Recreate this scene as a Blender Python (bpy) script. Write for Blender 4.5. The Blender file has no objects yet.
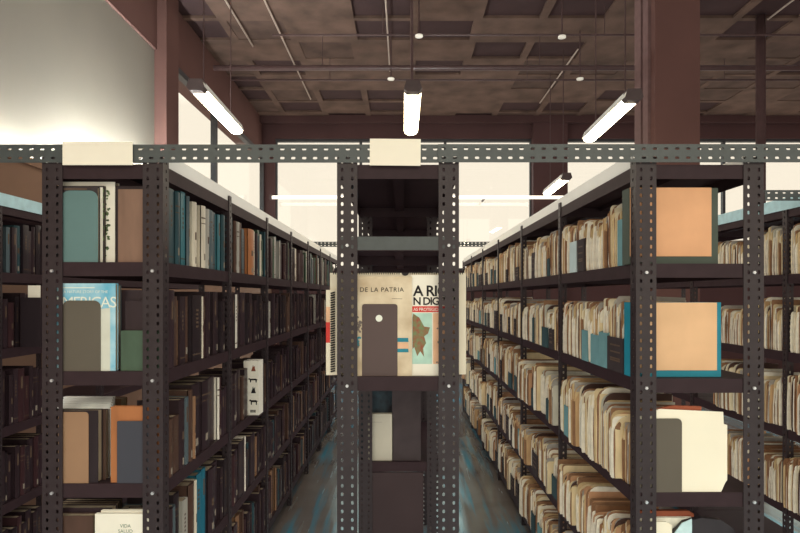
import bpy, bmesh, math, random
from mathutils import Vector, Matrix, Euler
R = random.Random(7)
sc = bpy.context.scene
COL = sc.collection
EYE = 1.5          # camera height
D = 1.9            # camera to front plane of the racks
S = 300.0          # photo pixels per metre in that plane
FPX = S * D
def yr(r): return (r - 1.0) * D                      # depth ratio -> world y
def X(px, r=1.0): return (px - 403.0) * r / S
def Z(py, r=1.0): return EYE + (296.5 - py) * r / S

# ------------------------------------------------------------------ materials
def nt(name):
    m = bpy.data.materials.new(name); m.use_nodes = True
    t = m.node_tree; b = t.nodes['Principled BSDF']
    return m, t, b
def lin(c):
    return tuple(((x / 255) / 12.92 if x / 255 <= .04045 else ((x / 255 + .055) / 1.055) ** 2.4) for x in c) + (1,)
MATS = {}
def mat(name, rgb, rough=.7, metal=0., spec=.35, var=.18, scale=14., bump=0., tint=None, stretch=(1, 1, 1)):
    """colour with procedural mottling"""
    if name in MATS: return MATS[name]
    m, t, b = nt(name)
    c = lin(rgb)
    tc = t.nodes.new('ShaderNodeTexCoord'); mp = t.nodes.new('ShaderNodeMapping')
    mp.inputs['Scale'].default_value = stretch
    nz = t.nodes.new('ShaderNodeTexNoise'); nz.inputs['Scale'].default_value = scale; nz.inputs['Detail'].default_value = 5
    rp = t.nodes.new('ShaderNodeValToRGB')
    rp.color_ramp.elements[0].position = .3; rp.color_ramp.elements[1].position = .7
    t2 = tint and lin(tint) or tuple(x * (1 - var) for x in c[:3]) + (1,)
    rp.color_ramp.elements[0].color = t2
    rp.color_ramp.elements[1].color = tuple(min(1, x * (1 + var * .5)) for x in c[:3]) + (1,)
    L = t.links
    L.new(tc.outputs['Object'], mp.inputs['Vector']); L.new(mp.outputs['Vector'], nz.inputs['Vector'])
    L.new(nz.outputs['Fac'], rp.inputs['Fac']); L.new(rp.outputs['Color'], b.inputs['Base Color'])
    b.inputs['Roughness'].default_value = rough; b.inputs['Metallic'].default_value = metal
    b.inputs['Specular IOR Level'].default_value = spec
    if bump:
        bp = t.nodes.new('ShaderNodeBump'); bp.inputs['Strength'].default_value = bump; bp.inputs['Distance'].default_value = .01
        L.new(nz.outputs['Fac'], bp.inputs['Height']); L.new(bp.outputs['Normal'], b.inputs['Normal'])
    MATS[name] = m
    return m
def emit(name, rgb, s):
    m, t, b = nt(name)
    b.inputs['Base Color'].default_value = lin(rgb); b.inputs['Emission Color'].default_value = lin(rgb)
    b.inputs['Emission Strength'].default_value = s
    return m
def glass_mat():
    m, t, b = nt('window_glass')
    t.nodes.remove(b)
    tr = t.nodes.new('ShaderNodeBsdfTransparent'); gl = t.nodes.new('ShaderNodeBsdfGlossy'); mx = t.nodes.new('ShaderNodeMixShader')
    gl.inputs['Roughness'].default_value = .02; mx.inputs[0].default_value = .06
    t.links.new(tr.outputs[0], mx.inputs[1]); t.links.new(gl.outputs[0], mx.inputs[2])
    t.links.new(mx.outputs[0], t.nodes['Material Output'].inputs['Surface'])
    return m

BSTEEL = mat('beam_steel', (72, 76, 74), rough=.36, spec=.5, var=.12, scale=30)  # window glare on the beams put into a greener steel
STEEL = mat('painted_steel', (52, 43, 44), rough=.4, spec=.4, var=.12, scale=30)
SHELF = mat('shelf_steel', (54, 40, 42), rough=.55, spec=.2, var=.15, scale=20)
LITLIP = mat('lit_lip_steel', (176, 210, 212), rough=.4, metal=.1, spec=.5, var=.15, scale=25)  # light falling on the outer racks' roof lips put into a paler steel
BOLT = mat('zinc_bolt', (215, 215, 215), rough=.3, metal=.6, spec=.6, var=.05)
CARD = mat('white_card', (238, 228, 205), rough=.8, var=.03)
WALL = mat('beige_wall_paint', (120, 113, 102), rough=.85, var=.06, scale=1.5)
BROWN = mat('brown_wall_paint', (88, 61, 55), rough=.8, var=.1, scale=2)
WAINS = mat('brown_wainscot', (120, 92, 74), rough=.8, var=.12, scale=2)
DARKC = mat('dark_lintel_paint', (70, 48, 46), rough=.85, var=.12, scale=2)
GLASS = glass_mat()
TUBE = emit('lit_diffuser', (255, 238, 204), 14.0)
HOUS = mat('lamp_housing', (74, 62, 60), rough=.5); REFL = mat('lamp_reflector', (215, 212, 200), rough=.4)
PIPE = mat('dark_pipe', (70, 52, 50), rough=.45, spec=.5)
PIPEL = mat('pale_conduit', (168, 150, 136), rough=.4, spec=.5)
WHITEP = mat('white_pipe', (235, 228, 212), rough=.5)
SPINE_WIRE = mat('binding_wire', (48, 44, 46), rough=.35, metal=.6)
BLACKINK = mat('black_ink', (34, 30, 30), rough=.8, var=.02)

# ------------------------------------------------------------------ mesh builder
class MB:
    def __init__(self): self.v = []; self.f = []; self.m = []
    def add(self, vs, fs, mi=0):
        o = len(self.v); self.v += [tuple(v) for v in vs]
        for f in fs: self.f.append([i + o for i in f]); self.m.append(mi)
        return self
    def box(self, a, b, mi=0):
        x0, y0, z0 = a; x1, y1, z1 = b
        x0, x1 = min(x0, x1), max(x0, x1); y0, y1 = min(y0, y1), max(y0, y1); z0, z1 = min(z0, z1), max(z0, z1)
        return self.add([(x0, y0, z0), (x1, y0, z0), (x1, y1, z0), (x0, y1, z0), (x0, y0, z1), (x1, y0, z1), (x1, y1, z1), (x0, y1, z1)],
                 [[0, 3, 2, 1], [4, 5, 6, 7], [0, 1, 5, 4], [1, 2, 6, 5], [2, 3, 7, 6], [3, 0, 4, 7]], mi)
    def prism(self, poly, ax, a, b, mi=0):
        """poly of 2-D points extruded along axis ax from a to b"""
        n = len(poly)
        def P(p, w):
            q = list(p); q.insert(ax, w); return q
        vs = [P(p, a) for p in poly] + [P(p, b) for p in poly]
        fs = [list(range(n))[::-1], list(range(n, 2 * n))] + [[i, (i + 1) % n, n + (i + 1) % n, n + i] for i in range(n)]
        return self.add(vs, fs, mi)
    def tube(self, p, q, r, n=10, mi=0):
        p = Vector(p); q = Vector(q); d = (q - p).normalized()
        u = d.orthogonal().normalized(); w = d.cross(u)
        c = [(math.cos(2 * math.pi * i / n), math.sin(2 * math.pi * i / n)) for i in range(n)]
        vs = [p + u * r * a + w * r * b for a, b in c] + [q + u * r * a + w * r * b for a, b in c]
        return self.add(vs, [list(range(n))[::-1], list(range(n, 2 * n))] + [[i, (i + 1) % n, n + (i + 1) % n, n + i] for i in range(n)], mi)
    def perf(self, fn, length, width, cols, pitch, sl, sw, th, mi=0, u0=0.):
        """slotted strip; fn maps (u along, v across, w thickness) to a point"""
        n = max(1, int(round(length / pitch))); pu = length / n; pv = width / cols
        a, b = sl / 2, sw / 2; c = min(a, b) * .6
        oct_ = [(a - c, b), (-a + c, b), (-a, b - c), (-a, -b + c), (-a + c, -b), (a - c, -b), (a, -b + c), (a, b - c)]
        F = [[0, 1, 5, 4], [1, 6, 5], [1, 2, 7, 6], [2, 8, 7], [2, 3, 9, 8], [3, 10, 9], [3, 0, 11, 10], [0, 4, 11]]
        for i in range(n):
            for j in range(cols):
                cu = (i + .5) * pu; cv = (j + .5) * pv
                pts = [(cu + pu / 2, cv + pv / 2), (cu - pu / 2, cv + pv / 2), (cu - pu / 2, cv - pv / 2), (cu + pu / 2, cv - pv / 2)] + [(cu + x, cv + y) for x, y in oct_]
                vs = [fn(u, v, 0) for u, v in pts] + [fn(u, v, th) for u, v in pts]
                fs = [[x2 for x2 in f] for f in F] + [[x2 + 12 for x2 in f[::-1]] for f in F]
                for k in range(8): fs.append([4 + k, 4 + (k + 1) % 8, 16 + (k + 1) % 8, 16 + k])
                self.add(vs, fs, mi)
        for (ua, va, ub, vb) in ((0, 0, length, 0), (0, width, length, width), (0, 0, 0, width), (length, 0, length, width)):
            self.add([fn(ua, va, 0), fn(ub, vb, 0), fn(ub, vb, th), fn(ua, va, th)], [[0, 1, 2, 3]], mi)
        return self
    def mesh(self, name, mats, smooth=False):
        me = bpy.data.meshes.new(name); me.from_pydata(self.v, [], self.f)
        for m in (mats if isinstance(mats, (list, tuple)) else [mats]): me.materials.append(m)
        me.polygons.foreach_set('material_index', self.m)
        bm = bmesh.new(); bm.from_mesh(me); bmesh.ops.remove_doubles(bm, verts=bm.verts, dist=1e-5)
        bmesh.ops.recalc_face_normals(bm, faces=bm.faces); bm.to_mesh(me); bm.free()
        if smooth: me.polygons.foreach_set('use_smooth', [True] * len(me.polygons))
        me.update(); return me
    def build(self, name, mats, parent=None, loc=(0, 0, 0), smooth=False):
        return link(name, self.mesh(name, mats, smooth), parent, loc)
def link(name, me, parent=None, loc=(0, 0, 0), rot=(0, 0, 0), scale=(1, 1, 1)):
    o = bpy.data.objects.new(name, me); COL.objects.link(o)
    o.location = loc; o.rotation_euler = rot; o.scale = scale
    if parent: o.parent = parent
    return o
def tag(o, label, cat, group=None):
    o['label'] = label; o['category'] = cat
    if group: o['group'] = group
    return o
def empty(name, label, cat, loc=(0, 0, 0), group=None):
    o = bpy.data.objects.new(name, None); COL.objects.link(o); o.location = loc; o.empty_display_size = .1
    return tag(o, label, cat, group)
def struct(o): o['kind'] = 'structure'; return o
def text_into(mb, s, size, fn, mi, cx=None, x=0, spacing=1.0, bold=0.):
    """flat lettering triangulated into mb; fn maps (u, v) to a point"""
    cu = bpy.data.curves.new('t', 'FONT'); cu.body = s; cu.size = size; cu.space_character = spacing
    cu.resolution_u = 3; cu.offset = bold
    ob = bpy.data.objects.new('t', cu); COL.objects.link(ob)
    bpy.context.view_layer.update()
    me = bpy.data.meshes.new_from_object(ob.evaluated_get(bpy.context.evaluated_depsgraph_get()))
    xs = [v.co.x for v in me.vertices]
    off = x if cx is None else cx - (min(xs) + max(xs)) / 2
    mb.add([fn(v.co.x + off, v.co.y) for v in me.vertices], [list(p.vertices) for p in me.polygons], mi)
    bpy.data.objects.remove(ob); bpy.data.curves.remove(cu); bpy.data.meshes.remove(me)
ORD = ['first', 'second', 'third', 'fourth', 'fifth', 'sixth', 'seventh', 'eighth', 'ninth', 'tenth', 'eleventh', 'twelfth', 'thirteenth', 'fourteenth',
       'fifteenth', 'sixteenth', 'seventeenth', 'eighteenth', 'nineteenth', 'twentieth', 'twenty-first', 'twenty-second', 'twenty-third', 'twenty-fourth',
       'twenty-fifth', 'twenty-sixth', 'twenty-seventh', 'twenty-eighth', 'twenty-ninth', 'thirtieth', 'thirty-first', 'thirty-second', 'thirty-third', 'thirty-fourth']

# ------------------------------------------------------------------ setting
RB = 5.8; YB = yr(RB); CZ = EYE + 3.45; XW = -2.54; XP = -2.76   # ledge front, washed wall plane
YF = -5.0; XR = 9.0
def floor_mat():
    m, t, b = nt('polished_floor')
    L = t.links
    tc = t.nodes.new('ShaderNodeTexCoord'); nz = t.nodes.new('ShaderNodeTexNoise'); nz.inputs['Scale'].default_value = 2.2; nz.inputs['Detail'].default_value = 7
    rp = t.nodes.new('ShaderNodeValToRGB'); rp.color_ramp.elements[0].position = .3; rp.color_ramp.elements[1].position = .72
    rp.color_ramp.elements[0].color = lin((96, 84, 76)); rp.color_ramp.elements[1].color = lin((118, 108, 98))
    mp = t.nodes.new('ShaderNodeMapping'); mp.inputs['Scale'].default_value = (13, .9, 1)
    n2 = t.nodes.new('ShaderNodeTexNoise'); n2.inputs['Scale'].default_value = 1.6; n2.inputs['Detail'].default_value = 4
    r2 = t.nodes.new('ShaderNodeValToRGB'); r2.color_ramp.elements[0].position = .35; r2.color_ramp.elements[1].position = .7
    r2.color_ramp.elements[0].color = (.08, .08, .08, 1); r2.color_ramp.elements[1].color = (.3, .3, .3, 1)
    L.new(tc.outputs['Object'], nz.inputs['Vector']); L.new(tc.outputs['Object'], mp.inputs['Vector']); L.new(mp.outputs['Vector'], n2.inputs['Vector'])
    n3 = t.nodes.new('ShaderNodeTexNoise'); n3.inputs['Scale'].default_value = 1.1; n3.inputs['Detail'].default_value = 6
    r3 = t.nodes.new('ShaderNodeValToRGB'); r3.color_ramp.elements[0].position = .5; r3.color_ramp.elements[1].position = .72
    mx = t.nodes.new('ShaderNodeMix'); mx.data_type = 'RGBA'; mx.inputs[7].default_value = lin((60, 122, 138))  # teal window reflection and streaky wear mixed into the floor colour
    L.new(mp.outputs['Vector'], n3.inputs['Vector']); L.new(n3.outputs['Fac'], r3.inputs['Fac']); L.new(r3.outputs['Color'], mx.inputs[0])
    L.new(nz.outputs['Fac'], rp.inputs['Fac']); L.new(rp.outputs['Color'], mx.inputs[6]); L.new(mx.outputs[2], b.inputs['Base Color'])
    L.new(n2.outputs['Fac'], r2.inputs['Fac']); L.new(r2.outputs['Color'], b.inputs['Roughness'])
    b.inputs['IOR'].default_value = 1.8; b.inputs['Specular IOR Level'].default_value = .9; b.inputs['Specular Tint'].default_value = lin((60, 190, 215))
    bp = t.nodes.new('ShaderNodeBump'); bp.inputs['Strength'].default_value = .12; bp.inputs['Distance'].default_value = .01
    L.new(n2.outputs['Fac'], bp.inputs['Height']); L.new(bp.outputs['Normal'], b.inputs['Normal'])
    return m
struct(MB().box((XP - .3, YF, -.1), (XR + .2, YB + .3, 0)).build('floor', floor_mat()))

# ceiling: concrete waffle with dark recessed panels
CEIL = mat('mottled_ceiling', (90, 70, 60), rough=.9, var=.4, scale=3.2, bump=.2)
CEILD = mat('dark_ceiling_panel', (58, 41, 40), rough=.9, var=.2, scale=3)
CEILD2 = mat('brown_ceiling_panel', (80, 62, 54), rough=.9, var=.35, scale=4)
def ceiling():
    mb = MB(); gx, gy, rib, dep = .8, .6, .1, .035
    x0, y0 = XP - .3, .4
    rc = random.Random(3)
    mb.box((x0, YF, CZ + .2), (XR + .2, YB + .3, CZ + .25))
    mb.box((x0, YF, CZ), (XR + .2, y0, CZ + .2))
    ny = int((YB + .3 - y0) / gy) + 1; nx = int((XR + .2 - x0) / gx) + 1
    for j in range(ny):
        for i in range(nx):
            ax, ay = x0 + i * gx, y0 + j * gy; bx, by = min(ax + gx, XR + .2), min(ay + gy, YB + .3)
            if bx - ax < .05 or by - ay < .05: continue
            k = rc.random()
            if bx - ax < gx - .01 or by - ay < gy - .01 or k < .42:
                mb.box((ax, ay, CZ), (bx, by, CZ + .2)); continue
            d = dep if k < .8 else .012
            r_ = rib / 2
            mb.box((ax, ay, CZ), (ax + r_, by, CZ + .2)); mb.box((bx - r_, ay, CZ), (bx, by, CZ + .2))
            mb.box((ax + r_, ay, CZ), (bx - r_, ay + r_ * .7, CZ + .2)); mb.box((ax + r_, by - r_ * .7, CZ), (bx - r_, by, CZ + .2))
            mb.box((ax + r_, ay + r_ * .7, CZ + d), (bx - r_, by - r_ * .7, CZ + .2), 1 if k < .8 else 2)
    return mb.build('ceiling', [CEIL, CEILD, CEILD2])
struct(ceiling())

# left wall with wainscot, bulkhead and the windows past the column
ZW = EYE + .92; ZT = EYE + 2.74
yA = yr(3.33); yB_ = yr(3.51)
mb = MB().box((XP - .25, YF, 0), (XW, YB + .3, ZW), 1)
mb.box((XW - .025, YF, ZW), (XW, yA, ZW + .03), 1)
mb.box((XP - .25, YF, ZW), (XP, yA, ZT), 0)
mb.box((XP - .25, YF, ZT), (XP + .03, YB + .3, CZ + .02), 2)
struct(mb.build('wall_left', [WALL, WAINS, BROWN]))
struct(MB().box((XP - .25, yA, ZW), (-2.625, yB_, CZ)).build('column', BROWN))
struct(MB().box((XW, YF, ZW - .03), (XW + .02, yA, ZW)).build('trim_1', WAINS))
FRAME = mat('dark_window_frame', (62, 60, 60), rough=.5)
def window(n, axis, a, b, z0, z1, at, fr=.05):
    """frame + pane across [a, b] on axis 0 (back wall) or 1 (left wall)"""
    P = (lambda u, w, z: (u, at + w, z)) if axis == 0 else (lambda u, w, z: (at + w, u, z))
    m_ = MB()
    m_.box(P(a, -.04, z0), P(b, .04, z0 + fr)).box(P(a, -.04, z1 - fr), P(b, .04, z1))
    m_.box(P(a, -.04, z0 + fr), P(a + fr / 2, .04, z1 - fr)).box(P(b - fr / 2, -.04, z0 + fr), P(b, .04, z1 - fr))
    w = struct(m_.build('window_%d' % n, FRAME))
    g = MB().box(P(a + fr / 2, -.004, z0 + fr), P(b - fr / 2, .004, z1 - fr)).build('pane', GLASS, w)
    return w
lw = [yB_, yr(4.32), YB - .02]
for i in range(2): window(i + 1, 1, lw[i], lw[i + 1], ZW, ZT, XP + .04, .07)
# back wall
ZS = EYE + .5; ZL = EYE + 3.06
bw = [X(275, RB), X(360.5, RB), X(445.5, RB), X(532, RB)]
bw2 = [X(566, RB), X(640, RB), X(726, RB), X(812, RB), XR - .3]
mb = MB().box((XP, YB, 0), (XR, YB + .25, ZS)).box((XP, YB, ZL), (XR, YB + .25, CZ + .02))
mb.box((XP, YB, ZS), (bw[0], YB + .25, ZL)).box((bw[3], YB - .12, 0), (bw2[0], YB + .25, CZ)).box((bw2[-1], YB, ZS), (XR, YB + .25, ZL))
mb.box((XP + .03, YB - .15, CZ - .12), (XR, YB, CZ + .02))
struct(mb.build('wall_back', DARKC))
for i in range(3): window(3 + i, 0, bw[i], bw[i + 1], ZS, ZL, YB + .1)
for i in range(4): window(6 + i, 0, bw2[i], bw2[i + 1], ZS, ZL, YB + .1)
struct(MB().box((XR, YF, 0), (XR + .2, YB + .3, CZ)).build('wall_right', BROWN))
# big column right, with two pale edge strips
c0, c1 = 3.0, 3.2
mb = MB().box((X(655, c0), yr(c0), 0), (X(700, c0), yr(c0) + .45, CZ))
struct(mb.build('column', BROWN))
COLS = mat('pale_column_strip', (104, 80, 76), rough=.6)
xs = X(655, c0)
mb = MB().box((xs - .03, yr(c0) + .10, 0), (xs, yr(c0) + .22, CZ)).box((xs - .03, yr(c0) + .27, 0), (xs, yr(c0) + .43, CZ))
struct(mb.build('trim_2', COLS))

# ------------------------------------------------------------------ ceiling things
def pipe(name, p, q, r, m, label):
    c = (Vector(p) + Vector(q)) / 2
    o = tag(MB().tube(Vector(p) - c, Vector(q) - c, r, 10).build(name, m, None, c, True), label, 'pipe')
    if p[2] == q[2] and CZ - p[2] > .06:
        n = 4
        for k in range(n):
            f = (k + .5) / n - .5; MB().tube((f * (q[0] - p[0]), f * (q[1] - p[1]), r * .5), (f * (q[0] - p[0]), f * (q[1] - p[1]), CZ - c.z + .02), .005, 6).build('hanger', m, o)
    return o
r1 = 3.95
pipe('ceiling_pipe', (XW + .05, yr(r1), Z(68, r1)), (XR - .05, yr(r1), Z(68, r1)), .035, PIPE, 'thick dark pipe running the width of the room below the ceiling')
pipe('sprinkler_pipe', (X(272, 3.55), yr(3.55), Z(35, 3.55)), (XR - .05, yr(3.55), Z(35, 3.55)), .012, PIPE, 'thin dark sprinkler pipe crossing the ceiling in front of the thick pipe')
pipe('sprinkler_pipe', (XW + .05, yr(4.35), Z(80, 4.35)), (XR - .05, yr(4.35), Z(80, 4.35)), .014, PIPE, 'thin dark pipe crossing the ceiling just behind the thick pipe')
zc = CZ - .03
for xx, ra, rb_, lab in ((-2.05, 2.6, 4.1, 'pale ceiling conduit nearest the left wall'), (-1.60, 2.6, 5.2, 'long pale ceiling conduit above the left hanging lamp'),
                         (-.2, 2.6, 4.55, 'pale ceiling conduit above the middle hanging lamp'), (2.42, 4.15, 5.3, 'short pale ceiling conduit left of the right hanging lamp'),
                         (4.5, 2.9, 3.7, 'pale ceiling conduit at right of the large brown column')):
    pipe('ceiling_conduit', (xx, yr(ra), zc), (xx, yr(rb_), zc), .011, PIPEL, lab)
pipe('drop_pipe', (4.40, yr(3.69), .0), (4.40, yr(3.69), CZ), .055, PIPE, 'dark vertical pipe from floor to ceiling right of the brown column')
e = empty('glowing_bar', 'long white bar given a glow across the far windows and dark corner columns', 'glowing bar', ((XW + .06 + X(566, RB)) / 2, YB - .3, Z(197.5, RB - .15)))  # white bar made emissive to carry the bright glare band
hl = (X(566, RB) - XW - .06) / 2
MB().tube((-hl, 0, 0), (hl, 0, 0), .032, 10).build('tube', emit('glowing_bar_white', (255, 243, 222), 1.3), e, smooth=True)
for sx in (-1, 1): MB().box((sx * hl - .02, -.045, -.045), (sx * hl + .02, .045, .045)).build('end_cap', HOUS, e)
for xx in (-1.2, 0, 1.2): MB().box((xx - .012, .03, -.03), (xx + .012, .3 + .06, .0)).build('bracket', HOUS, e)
for px, py, rr, lab in ((391, 79, 3.9, 'white ceiling sprinkler under the end of the middle conduit'), (419, 36, 3.4, 'white ceiling sprinkler above the middle hanging lamp'),
                        (580, 79, 3.9, 'white ceiling sprinkler behind the short conduit'), (562, 37, 3.4, 'white ceiling sprinkler above the short conduit')):
    e = empty('ceiling_sprinkler', lab, 'sprinkler', (X(px, rr), yr(rr), Z(py, rr)), 'ceiling sprinklers')
    MB().prism([(.045 * math.cos(a * .5236), .045 * math.sin(a * .5236)) for a in range(12)], 2, -.008, .008).build('rosette', WHITEP, e)
    MB().tube((0, 0, .005), (0, 0, CZ - Z(py, rr)), .008).build('stem', PIPE, e)

def lamp_meshes():
    L_, w, h = 1.22, .145, .09
    a = MB().prism([(-w / 2, .0), (-w * .36, .06), (w * .36, .06), (w / 2, .0), (w / 2 - .004, -.004), (w * .34, .052), (-w * .34, .052), (-w / 2 + .004, -.004)], 1, 0, L_)
    d = MB().prism([(-.062, .0), (-.055, -.022), (-.03, -.036), (.03, -.036), (.055, -.022), (.062, 0), (.045, .045), (-.045, .045)], 1, .09, L_ - .012)
    e = MB().prism([(-w / 2, -.004), (-w * .36, .062), (w * .36, .062), (w / 2, -.004), (.05, -.03), (-.05, -.03)], 1, -.006, .085)
    e2 = MB().prism([(-w / 2, -.004), (-w * .36, .062), (w * .36, .062), (w / 2, -.004), (.05, -.03), (-.05, -.03)], 1, L_ - .01, L_ + .004)
    return a.mesh('housing', REFL), d.mesh('diffuser', TUBE), e.mesh('end_cap', HOUS), e2.mesh('end_cap', HOUS)
LM = lamp_meshes()
def lamp(x, y, z, label, rods=True, yaw=0):
    e = empty('hanging_lamp', label, 'ceiling lamp', (x, y, z), 'hanging strip lamps'); e.rotation_euler.z = yaw
    for n, m in zip(('housing', 'diffuser', 'end_cap', 'end_cap'), LM): link(n, m, e)
    if rods:
        for yy in (.2, 1.0): MB().tube((0, yy, .06), (0, yy, CZ - z), .006, 6).build('rod', PIPE, e)
lamp(0.08, yr(2.4), EYE + 1.67, 'lit hanging strip lamp in the middle, above the blank card')
lamp(-1.66, yr(2.4), EYE + 1.68, 'lit hanging strip lamp near the left windows', yaw=.02)
lamp(1.85, yr(2.4), EYE + 1.60, 'lit hanging strip lamp left of the large brown column', yaw=-.03)
lamp(2.24, yr(4.1), EYE + 1.63, 'farther lit strip lamp seen under the beam, before the far column', yaw=-.03)
for x in (-1.7, .1, 1.9): lamp(x, -3.6, EYE + 1.67, 'lit strip lamp behind the viewer')

# ------------------------------------------------------------------ racks
POST_H = EYE + .465
def post_mesh(h, fa=.068, fb=.045):
    nc = 2 if fa > .05 else 1
    mb = MB()
    mb.perf(lambda u, v, w: (-v, w, u), h, fa, nc, .0285, .013, .0085, .003)
    mb.perf(lambda u, v, w: (-w, .003 + v, u), h, fb, 1, .0285, .013, .0085, .003)
    return mb.mesh('post', STEEL)
PM2 = post_mesh(POST_H, .034, .03)
PM = post_mesh(POST_H)                 # corner at origin, flange to -x, side flange to +y
MBT = MB().prism([(+.0055 * math.cos(a * math.pi / 3), .0055 * math.sin(a * math.pi / 3)) for a in range(6)], 1, -.006, 0).mesh('bolt', BOLT)
def tray(x0, x1, y0, y1, zt, lip=.047):
    mb = MB(); g = .004
    mb.box((x0 + g, y0 + g, zt - .003), (x1 - g, y1 - g, zt))
    t = .003
    mb.box((x0 + g, y0 + g, zt - lip), (x1 - g, y0 + g + t, zt - .003)).box((x0 + g, y1 - g - t, zt - lip), (x1 - g, y1 - g, zt - .003))
    mb.box((x0 + g, y0 + g + t, zt - lip), (x0 + g + t, y1 - g - t, zt - .003)).box((x1 - g - t, y0 + g + t, zt - lip), (x1 - g, y1 - g - t, zt - .003))
    for xx in (x0 + (x1 - x0) * .5,):
        mb.box((xx - .02, y0 + g + t, zt - .02), (xx + .02, y1 - g - t, zt - .003))
    return mb
LV_L = [.115, -.25, -.625, -.995, -1.36]
LV_R = [.11, -.275, -.655, -1.035, -1.40]
ROOF = .44
WRAIL = mat('lit_lip_white', (240, 236, 222), rough=.5, var=.03)  # white carries the light on the aisle-facing roof lip
def rack(x0, x1, y0, bay, n, levels, label, roofmat=SHELF, railmat=None):
    root = empty('shelving_rack', label, 'shelving rack', ((x0 + x1) / 2, y0, 0), 'slotted steel shelving racks')
    ox, oy = (x0 + x1) / 2, y0
    hw = (x1 - x0) / 2
    for k in range(n + 1):
        yy = k * bay
        for s in (-1, 1):
            p = link('post', PM if k == 0 or abs(ox) < .3 else PM2, root, (s * hw, yy, 0), (0, 0, 0), (s, 1, 1))
            if k == n: p.location.y = yy + .0; p.scale.y = 1
            if k == 0:
                for z in (levels(0) if callable(levels) else levels):
                    link('bolt', MBT, p, (-.034, 0, EYE + z - .03))
                    if abs(ox) < 1.3 and s * ox < 0 or abs(ox) < .3:
                        pass
    for k in range(n):
        lv = levels(k) if callable(levels) else levels
        for z in list(lv) + [ROOF]:
            m = roofmat if z == ROOF else SHELF
            tray(-hw, hw, k * bay, (k + 1) * bay, EYE + z).build('shelf', m, root)
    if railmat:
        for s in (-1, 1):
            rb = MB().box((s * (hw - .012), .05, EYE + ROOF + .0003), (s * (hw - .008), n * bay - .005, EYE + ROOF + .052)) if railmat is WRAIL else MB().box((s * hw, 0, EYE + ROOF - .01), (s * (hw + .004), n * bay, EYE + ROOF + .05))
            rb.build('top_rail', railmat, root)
    return root
BL, BR = .728, .918
R0 = (-2.31, -1.90); R1 = (X(42), X(163)); R2 = (X(337), X(459)); R3 = (X(636), X(764)); R4 = (1.90, 2.31)
rack(*R0, yr(1.405) - BR, BR, 4, LV_L, 'dark shelving rack at the far left edge with a top rail lit pale blue', SHELF, LITLIP)
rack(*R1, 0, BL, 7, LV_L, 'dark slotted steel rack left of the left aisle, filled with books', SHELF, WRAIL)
rack(*R2, 0, BR, 5, lambda k: [.20, -.268] if k == 0 else [.20, -.268, -.82], 'dark slotted steel rack in the middle with a wall calendar on display')
mid = [o for o in bpy.data.objects if o.get('category') == 'shelving rack'][-1]
MB().box((R2[0] - X(398) + .004, -.0005 + .0035, EYE + .155), (R2[1] - X(398) - .004, .0035 + .0004, EYE + .2)).build('cross_bar', BSTEEL, mid)
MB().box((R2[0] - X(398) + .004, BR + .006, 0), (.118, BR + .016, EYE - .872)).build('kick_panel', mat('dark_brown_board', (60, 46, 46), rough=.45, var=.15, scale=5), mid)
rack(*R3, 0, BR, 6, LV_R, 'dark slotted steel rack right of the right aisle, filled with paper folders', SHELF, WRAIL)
rack(*R4, yr(1.485) - BR, BR, 3, LV_R, 'dark shelving rack at the far right edge with a top rail lit pale blue', SHELF, LITLIP)

def beam(x0, x1, y, zc_, label, h=.06, d=.04):
    mb = MB(); L_ = x1 - x0
    mb.perf(lambda u, v, w: (u, -w, v - h / 2), L_, h, 2, .0365, .0145, .0085, .003)
    mb.perf(lambda u, v, w: (u, .0 + v, h / 2 - w), L_, d, 1, .0365, .0145, .0085, .003)
    return tag(mb.build('slotted_beam', BSTEEL, None, (x0, y, zc_)), label, 'steel beam', 'slotted steel beams')
zb = Z(154)
beam(X(-60), X(440.5), -.004, zb, 'long slotted steel beam across the front, from left edge to middle rack')
beam(X(438), X(880), -.0085, zb, 'long slotted steel beam across the front, from middle rack to right edge')
beam(-1.0, .95, yr(2.93), EYE + .51, 'far slotted steel beam across both aisles, in front of the windows', .05)
beam(1.70, 2.6, yr(1.41), EYE + .475, 'short slotted beam above folders at the far right rack', .05)

# blank cards taped on the beam
def sign(px0, px1, py0, py1, label, rot=0):
    w, h = (px1 - px0) / S, (py1 - py0) / S
    o = MB().box((-w / 2, -.0015, -h / 2), (w / 2, 0, h / 2)).build('blank_card', CARD, None, (X((px0 + px1) / 2), -.0125, Z((py0 + py1) / 2)))
    o.rotation_euler.y = rot
    tag(o, label, 'card', 'blank cards on the beam')
sign(65, 134.5, 143, 166, 'blank white card taped on the beam over the left book rack')
sign(370, 420.5, 140, 166.5, 'blank white card taped on the beam over the middle rack', .01)

# ------------------------------------------------------------------ books
PAL = {'teal_dark': (46, 70, 74), 'teal': (58, 110, 116), 'slate': (82, 94, 96), 'cream': (208, 196, 172), 'grey': (164, 158, 144), 'maroon': (60, 38, 40), 'dark': (50, 37, 40),
       'mauve': (128, 98, 80), 'brown': (80, 58, 48), 'tan': (138, 102, 74), 'green': (70, 88, 70), 'black': (42, 33, 36), 'red': (140, 50, 48), 'blue': (36, 104, 122), 'white': (226, 216, 196), 'orange': (168, 106, 64), 'plum': (54, 40, 44)}
NAMES = {'teal_dark': 'dark teal', 'teal': 'teal', 'slate': 'slate grey', 'cream': 'cream', 'grey': 'pale grey', 'maroon': 'maroon', 'dark': 'dark brown', 'brown': 'brown', 'mauve': 'mauve brown', 'tan': 'tan', 'green': 'dull green',
         'black': 'black', 'red': 'red', 'blue': 'bright blue', 'white': 'white', 'orange': 'orange brown', 'plum': 'plum'}
def bookmat(c): return mat('cover_' + c, PAL[c], rough=.38, spec=.5, var=.2, scale=22, stretch=(1, 1, .25))
PAGES = mat('page_edges', (168, 150, 124), rough=.9, var=.2, scale=60, stretch=(1, 6, .4))
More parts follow.
